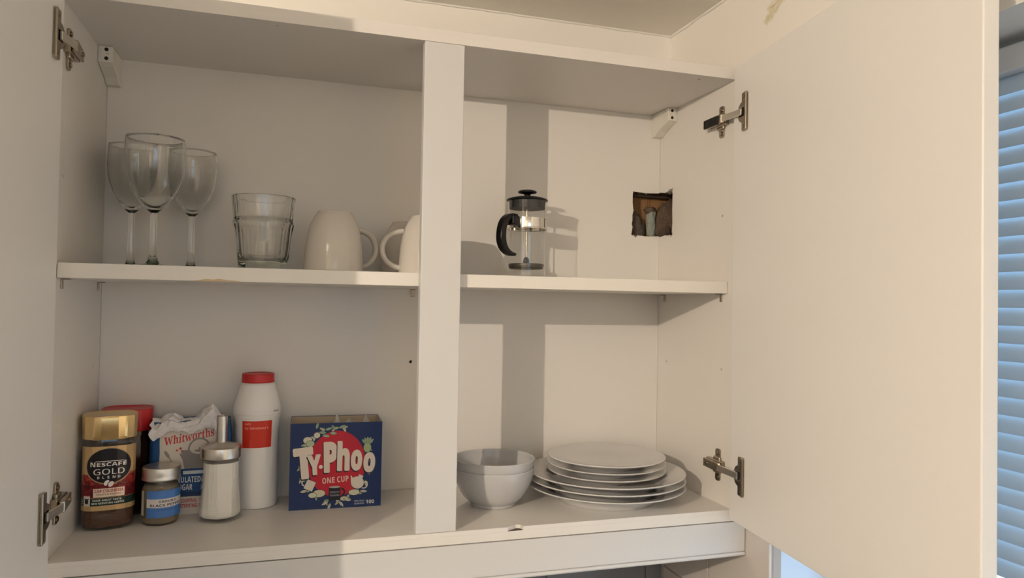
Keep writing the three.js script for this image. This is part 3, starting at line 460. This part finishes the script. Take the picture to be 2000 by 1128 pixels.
{ // sugar dispenser
  const j = thing('sugar_dispenser', 'glass sugar pourer filled with white sugar, steel lid and spout', 'sugar pourer', [0.1838, 0, -0.1440], 0.3);
  const rs = [[0.0, 0.0265], [0.0010, 0.0290], [0.004, 0.0298], [0.03, 0.0284], [0.06, 0.0268], [0.083, 0.0262], [0.0885, 0.0255]].map(([y, r]) => ({ y, r }));
  const many = []; for (let i = 0; i < rs.length - 1; i++) for (let k = 0; k < 6; k++) { const t = k / 6; many.push({ y: rs[i].y + (rs[i + 1].y - rs[i].y) * t, r: rs[i].r + (rs[i + 1].r - rs[i].r) * t }); } many.push(rs[rs.length - 1]);
  const rad = (t, q) => q.r * (1 + 0.030 * Math.cos(4 * (t - q.y * 9)));
  const inn = many.filter((q) => q.y > 0.005).map((q) => ({ y: q.y, r: q.r - 0.0016 }));
  part('glass_jar', loft(many, rad, 128, true, false), M.thin, j);
  part('sugar', loft([{ y: 0.0056, r: 0.0255 }, ...inn.filter((q) => q.y > 0.006 && q.y < 0.0835).map((q) => ({ y: q.y, r: q.r - 0.0004 }))], rad, 128), M.sugar, j);
  part('lid', lathe([[0.0260, 0.0885], [0.0284, 0.0890], [0.0288, 0.0905], [0.0286, 0.1035], [0.0272, 0.1050], [0.0245, 0.1065], [0.0100, 0.1105], [0.0082, 0.1112], [0, 0.1112]], 80), M.steel, j);
  part('spout', lathe([[0.0076, 0.108], [0.0076, 0.1485], [0.0070, 0.1490], [0.0066, 0.1480], [0.0066, 0.112]], 48), M.steel, j);
}
{ // salt
  const j = thing('salt_bottle', 'tall white plastic salt bottle with red cap and red label', 'bottle', [0.2300, 0, -0.2075], 0.04);
  const o = smoothPts([[0.0318, 0.0022], [0.0326, 0.008], [0.0326, 0.06], [0.0332, 0.128], [0.0350, 0.1395]], 30), u = smoothPts([[0.0357, 0.1430], [0.0355, 0.1500], [0.0335, 0.158], [0.0285, 0.175], [0.0245, 0.1885]], 30);
  part('body', lathe([[0, 0.0016], [0.029, 0], [0.0312, 0.0006], ...o, [0.0353, 0.1402], [0.0346, 0.1412], [0.0353, 0.1422], ...u, [0.0225, 0.1895], [0.0225, 0.1925]], 96), M.saltPlastic, j);
  part('cap', lathe([[0.0225, 0.1902], [0.0243, 0.1904], [0.0247, 0.1918], [0.0247, 0.1930], [0.0241, 0.1934], [0.0240, 0.2025], [0.0234, 0.2040], [0.0205, 0.2043], [0.0195, 0.2032], [0, 0.2032]], 80), M.red, j);
  const tex = canvasTex(640, 660, (c, w, h) => { c.fillStyle = '#d2321c'; c.fillRect(0, 0, w, h); c.fillStyle = '#eba593'; c.font = font(74, 'bold'); c.fillText('salt', 60, 118); fitText(c, "by Sainsbury's", 60, 218, 500); });
  part('label', wrap((t, R) => 0.0327 + Math.max(0, R.y - 0.10) * 0.03, -0.68, 0.68, 0.0935, 0.1360, 0.0003), phys({ map: tex, roughness: 0.45 }), j, 'square red label');
  const dt = canvasTex(256, 64, (c, w, h) => { c.fillStyle = '#d9d6d2'; c.fillRect(0, 0, w, h); c.fillStyle = '#4a4644'; c.font = font(46, 'bold', 'monospace'); fitText(c, '6H:0I', 20, 50, 210); });
  part('date_print', wrap(() => 0.0358, 0.70, 1.02, 0.1465, 0.1500, 0.0002, 8), phys({ map: dt, roughness: 0.45 }), j);
}
{ // bag of sugar
  const g = thing('sugar_bag', 'crumpled open paper bag of granulated sugar with a blue and cream front', 'sugar bag', [0.1375, 0, -0.2030], 0.03);
  const a = 0.0560, b = 0.0265, R = superR(1, b / a, 7);
  const rings = Array.from({ length: 26 }, (_, i) => ({ y: i / 25 * 0.136, s: a * (i === 0 ? 0.985 : 1) * (i > 21 ? 1 - (i - 21) * 0.012 : 1) }));
  part('bag_side', loft(rings, (t, q) => R(t) * q.s * (1 + 0.010 * N(Math.sin(t) * 3, q.y * 40, Math.cos(t) * 3) + 0.006 * N(t * 6, q.y * 90, 2)), 140), M.bagBlue, g);
  const tex = canvasTex(1024, 1200, (c, w, h) => {
    c.fillStyle = '#0f4a86'; c.fillRect(0, 0, w, h); c.fillStyle = '#d9d0c6'; c.fillRect(96, 0, 800, h);
    c.save(); c.translate(150, 262); c.rotate(-0.16); c.fillStyle = '#c01f28'; c.font = font(150, 'bold', 'serif', 'italic'); fitText(c, 'Whitworths', 0, 0, 700); c.restore();
    c.fillStyle = '#8f8a86'; c.beginPath(); c.moveTo(380, 330); c.lineTo(820, 330); c.lineTo(800, 590); c.lineTo(440, 590); c.closePath(); c.fill(); c.beginPath(); c.moveTo(360, 380); c.lineTo(430, 500); c.lineTo(450, 470); c.lineTo(400, 370); c.fill();
    c.strokeStyle = '#8f8a86'; c.lineWidth = 26; c.beginPath(); c.arc(640, 330, 150, Math.PI, 0); c.stroke(); c.fillStyle = '#d9d0c6'; c.beginPath(); c.ellipse(640, 330, 128, 60, 0, 0, 7); c.fill(); c.fillStyle = '#8f8a86'; c.beginPath(); c.ellipse(650, 344, 86, 16, 0, 0, 7); c.fill(); c.fillRect(630, 300, 30, 40);
    c.save(); c.translate(230, 430); c.rotate(0.95); c.beginPath(); c.ellipse(-60, 0, 60, 24, 0, 0, 7); c.fill(); c.fillRect(-10, -8, 220, 16); c.restore();
    c.fillStyle = '#c01f28'; for (const [x, y, r] of [[330, 330, 14], [378, 306, 16], [400, 344, 10]]) { c.beginPath(); c.arc(x, y, r, 0, 7); c.fill(); }
    c.fillStyle = '#0f4a86'; c.beginPath(); c.moveTo(96, 610); c.quadraticCurveTo(500, 560, 896, 600); c.lineTo(896, 930); c.lineTo(96, 930); c.fill(); c.fillStyle = '#dfe6ea'; c.fillRect(420, 612, 380, 46);
    c.fillStyle = '#0a3565'; c.fillRect(96, 900, 800, 60);
    c.fillStyle = '#e8ecec'; c.font = font(110, 'bold'); fitText(c, 'GRANULATED', 176, 770, 492); fitText(c, 'SUGAR', 318, 872, 236);
    c.fillStyle = '#c23a48'; c.font = font(70, 'bold'); fitText(c, 'IS SCOOPING', 285, 1040, 330); fitText(c, 'ING & STIRRING', 225, 1110, 405);
  });
  part('printed_front', loft(rings.filter((q) => q.y < 0.134), (t, q) => R(t) * q.s + 0.0006 + 0.0006 * N(t * 5, q.y * 60, 7), 80, false, false, -1.12, 1.12), phys({ map: tex, roughness: 0.5 }), g, 'cream front with blue panel and red script');
  // crumpled paper folded over the top
  const nu = 46, nv = 30, pos = [], idx = [], uv = [];
  for (let j = 0; j <= nv; j++) for (let i = 0; i <= nu; i++) {
    const u = i / nu, v = j / nv, x = -0.054 + 0.100 * u;
    const crest = 0.137 + 0.010 * N(u * 4, 0.4, 1) + 0.016 * Math.exp(-Math.pow((u - 0.78) / 0.13, 2)) + 0.006 * Math.exp(-Math.pow((u - 0.2) / 0.2, 2));
    const drop = 0.017 + 0.006 * Math.sin(u * 9 + 0.6) + 0.006 * N(u * 7, 3, 2);
    let y, z; if (v < 0.45) { const s = v / 0.45; y = 0.124 + (crest - 0.124) * Math.sin(s * Math.PI / 2); z = -0.020 + 0.024 * s; } else { const s = (v - 0.45) / 0.55; y = crest - drop * s * s - 0.004 * s; z = 0.004 + 0.0275 * Math.sin(Math.min(1, s * 1.25) * Math.PI / 2); }
    const c1 = Math.abs(N(u * 6 + 3, v * 5, 0.7)), c2 = Math.abs(N(u * 13, v * 11, 5.1));
    pos.push(x + 0.004 * N(u * 8, v * 8, 9), y + 0.007 * c1 + 0.003 * c2, z + 0.006 * (c1 - 0.15) + 0.003 * c2); uv.push(u, v);
  }
  for (let j = 0; j < nv; j++) for (let i = 0; i < nu; i++) { const k = j * (nu + 1) + i; if ((i + j) % 2) idx.push(k, k + 1, k + nu + 2, k, k + nu + 2, k + nu + 1); else idx.push(k, k + 1, k + nu + 1, k + 1, k + nu + 2, k + nu + 1); }
  const cg = new THREE.BufferGeometry(); cg.setAttribute('position', new THREE.Float32BufferAttribute(pos, 3)); cg.setAttribute('uv', new THREE.Float32BufferAttribute(uv, 2)); cg.setIndex(idx); cg.computeVertexNormals();
  part('crumpled_top', toCreasedNormals(cg, 0.25), M.paper, g, 'crumpled white paper top');
}
{ // tea box
  const g = thing('tea_box', 'open navy tea bag box with red sun emblem and white lettering', 'tea box', [0.3495, 0, -0.1930], -0.027);
  const w = 0.0690, h = 0.1312, d = 0.0365, t = 0.0007;
  const tex = canvasTex(1100, 1040, (c, W2, H2) => {
    c.fillStyle = '#0c2a5e'; c.fillRect(0, 0, W2, H2); const k = W2 / 1020, X = (x) => (x - 45) * k, Y = (y) => (y - 140) * k * 1.09;
    const leaf = (x, y, l, a, col = '#c9cfb8') => { c.save(); c.translate(X(x), Y(y)); c.rotate(a); c.beginPath(); c.moveTo(0, 0); c.quadraticCurveTo(l * 0.5, -l * 0.34, l, 0); c.quadraticCurveTo(l * 0.5, l * 0.34, 0, 0); c.fillStyle = col; c.fill(); c.strokeStyle = '#1a2a30'; c.lineWidth = 3; c.stroke(); c.beginPath(); c.moveTo(4, 0); c.lineTo(l * 0.8, 0); c.stroke(); c.restore(); };
    for (let i = 0; i < 40; i++) { const a = -2.2 + i / 40 * 6.283; if (a > -1.25 && a < -0.55) continue; const r = 345 + (i % 3) * 12; leaf(548 + Math.cos(a) * r * 1.02, 575 + Math.sin(a) * r, 84 * k, a + (i % 2 ? 0.95 : -0.75), ['#d4d6c4', '#9fb694', '#c2c9a8'][i % 3]); }
    c.fillStyle = '#c01830'; c.beginPath(); c.ellipse(X(565), Y(565), 318 * k, 372 * k, 0, 0, 7); c.fill();
    for (const [x, y, a] of [[350, 235, 0.1], [420, 215, -0.3], [500, 205, -0.2], [570, 200, -0.4], [390, 265, 0.2], [470, 245, 0.1], [325, 205, -1.3]]) leaf(x, y, 90 * k, a, '#a9bd9a');
    c.strokeStyle = '#1a2a30'; c.lineWidth = 4; const ell = (x, y, rx, ry, col) => { c.fillStyle = col; c.beginPath(); c.ellipse(X(x), Y(y), rx * k, ry * k, 0, 0, 7); c.fill(); c.stroke(); };
    ell(235, 315, 50, 40, '#d9d4c2'); ell(265, 350, 46, 36, '#b7c4a2'); ell(335, 265, 36, 34, '#d9d4c2');
    for (const a of [-2.4, -2.0, -1.6, -1.2, -0.8]) leaf(905, 380, 96 * k, a, '#a9bd9a'); ell(900, 410, 44, 56, '#a8b884');
    ell(370, 865, 70, 42, '#d2d2b2'); ell(300, 880, 46, 30, '#dadac6'); ell(760, 870, 62, 34, '#d4d2b8'); ell(650, 930, 46, 26, '#cfcfb0');
    for (const [x, y, a] of [[480, 950, 2.7], [500, 965, 1.9], [590, 950, 0.9], [640, 930, 0.3], [820, 860, 0.1], [250, 830, 3.0]]) leaf(x, y, 90 * k, a, '#d8d8c6');
    c.save(); c.translate(X(272), Y(770)); c.rotate(0.42); c.fillStyle = '#ded6c8'; c.fillRect(-52 * k, -48 * k, 104 * k, 112 * k); c.strokeRect(-52 * k, -48 * k, 104 * k, 112 * k); c.lineWidth = 14; c.strokeStyle = '#ded6c8'; c.beginPath(); c.arc(-60 * k, 0, 34 * k, 1.4, 4.8); c.stroke(); c.restore();
    c.save(); c.translate(X(795), Y(770)); c.rotate(0.5); c.fillStyle = '#e2dacc'; c.beginPath(); c.ellipse(0, 0, 76 * k, 70 * k, 0, 0, 7); c.fill(); c.strokeStyle = '#1a2a30'; c.lineWidth = 4; c.stroke(); c.fillRect(-26 * k, -92 * k, 52 * k, 30 * k); c.beginPath(); c.moveTo(-66 * k, -20 * k); c.lineTo(-112 * k, -44 * k); c.lineTo(-70 * k, 26 * k); c.fill(); c.lineWidth = 14; c.strokeStyle = '#e2dacc'; c.beginPath(); c.arc(76 * k, -10 * k, 40 * k, -1.6, 1.6); c.stroke(); c.restore();
    const glyph = (s, x, top, bot, wd, rot = -0.06) => { const px = 200; c.font = font(px, 'bold'); const m = c.measureText(s), asc = m.actualBoundingBoxAscent, dsc = m.actualBoundingBoxDescent, gw = m.actualBoundingBoxRight + m.actualBoundingBoxLeft; const draw = (dx, dy, col) => { c.save(); c.translate(X(x) + dx, Y(bot) + dy); c.rotate(rot); c.scale(wd * k / gw, (Y(bot) - Y(top)) / (asc + dsc)); c.fillStyle = col; c.strokeStyle = col; c.lineWidth = 16; c.lineJoin = 'round'; c.fillText(s, m.actualBoundingBoxLeft, -dsc); c.strokeText(s, m.actualBoundingBoxLeft, -dsc); c.restore(); }; draw(-9, 15, '#1a1226'); draw(0, 0, '#e6dacd'); };
    glyph('T', 122, 410, 705, 190, -0.10); glyph('Y', 258, 478, 668, 130, -0.08); c.fillStyle = '#e6dacd'; c.beginPath(); c.arc(X(385), Y(592), 22 * k, 0, 7); c.fill();
    glyph('P', 430, 352, 640, 132, -0.03); glyph('h', 572, 345, 628, 122, 0); glyph('o', 722, 440, 632, 112, 0.02); glyph('o', 862, 470, 655, 118, 0.04);
    c.fillStyle = '#e6cfc0'; c.save(); c.translate(X(402), Y(768)); c.rotate(-0.06); c.font = font(96, 'bold'); fitText(c, 'ONE CUP', 0, 0, 298 * k); c.restore();
    c.fillStyle = '#10131f'; c.fillRect(X(478), Y(805), 130 * k, 150 * k); c.fillStyle = '#a9a6a0'; c.beginPath(); c.ellipse(X(543), Y(806), 62 * k, 12 * k, 0, 0, 7); c.fill(); c.strokeStyle = '#10131f'; c.lineWidth = 20; c.beginPath(); c.arc(X(612), Y(862), 40 * k, -1.4, 1.4); c.stroke();
    c.fillStyle = '#a7a2ac'; c.font = font(30, 'bold'); fitText(c, 'PERFECTLY', X(490), Y(868), 108 * k); fitText(c, 'PLEASING', X(490), Y(900), 108 * k);
    c.fillStyle = '#b8bcc6'; c.font = font(28, 'bold'); fitText(c, '100% FRESH', X(760), Y(972), 118 * k); fitText(c, 'TEABAGS', X(760), Y(998), 118 * k); c.fillStyle = '#e6e2dc'; c.font = font(60, 'bold'); fitText(c, '100', X(892), Y(994), 100 * k);
  });
  part('front_panel', new THREE.BoxGeometry(2 * w, h, t).translate(0, h / 2, d), [M.navy, M.navy, M.card, M.navy, phys({ map: tex, roughness: 0.38 }), M.card], g, 'navy front with red sun, leaves and white lettering');
  part('side_wall', box(-w, -w + t, 0, h - 0.001, -d, d - t / 2, 0.0002), M.navy, g); part('side_wall', box(w - t, w, 0, h - 0.001, -d, d - t / 2, 0.0002), M.navy, g);
  part('back_wall', box(-w, w, 0, h, -d - t, -d, 0.0002), M.navy, g); part('base', box(-w + t, w - t, 0.0003, 0.001, -d, d - t / 2, 0.0001), M.card, g);
  part('lining', merge(box(-w + t, -w + 2 * t, 0.001, h - 0.0014, -d, d - t, 0.0001), box(w - 2 * t, w - t, 0.001, h - 0.0014, -d, d - t, 0.0001), box(-w + 2 * t, w - 2 * t, 0.001, h - 0.0008, -d, -d + t, 0.0001)), M.card, g, 'bare brown card inside');
  // inner pouch
  const q = thing('tea_pouch', 'crumpled clear film pouch poking out of the open tea box', 'pouch', [0.3640, 0.004, -0.1930], -0.027);
  const nu = 60, rings = Array.from({ length: 34 }, (_, i) => ({ v: i / 33 })), a = 0.040, b = 0.028;
  const rr = rings.map((o) => ({ y: 0.120 * Math.pow(o.v, 0.9), v: o.v })), f = superR(1, b / a, 4);
  part('film', loft(rr, (t, o) => { const s = o.v < 0.82 ? 1 : 1 - (o.v - 0.82) * 2.2; return f(t) * a * s * (1 + 0.07 * N(Math.sin(t) * 3, o.y * 45, Math.cos(t) * 3) + 0.05 * Math.abs(N(t * 4, o.y * 90, 3))); }, nu), M.film, q);
  const peak = (x, z, hgt, wd, k) => { const p = []; for (let i = 0; i <= 10; i++) { const s = i / 10; p.push({ y: 0.108 + hgt * s, r: wd * (1 - s) + 0.0006 }); } const gg = loft(p, (t, o) => o.r * (1 + 0.5 * N(t * 1.5 + k, o.y * 200, k)), 18, false, true); return gg.translate(x, 0, z); };
  part('film_corner', merge(peak(-0.014, 0.012, 0.030, 0.009, 1), peak(0.031, 0.010, 0.026, 0.010, 6), peak(0.006, -0.004, 0.019, 0.014, 11)), M.film, q);
}

scene.traverse((o) => { delete o.userData.base; });
renderer.render(scene, camera);
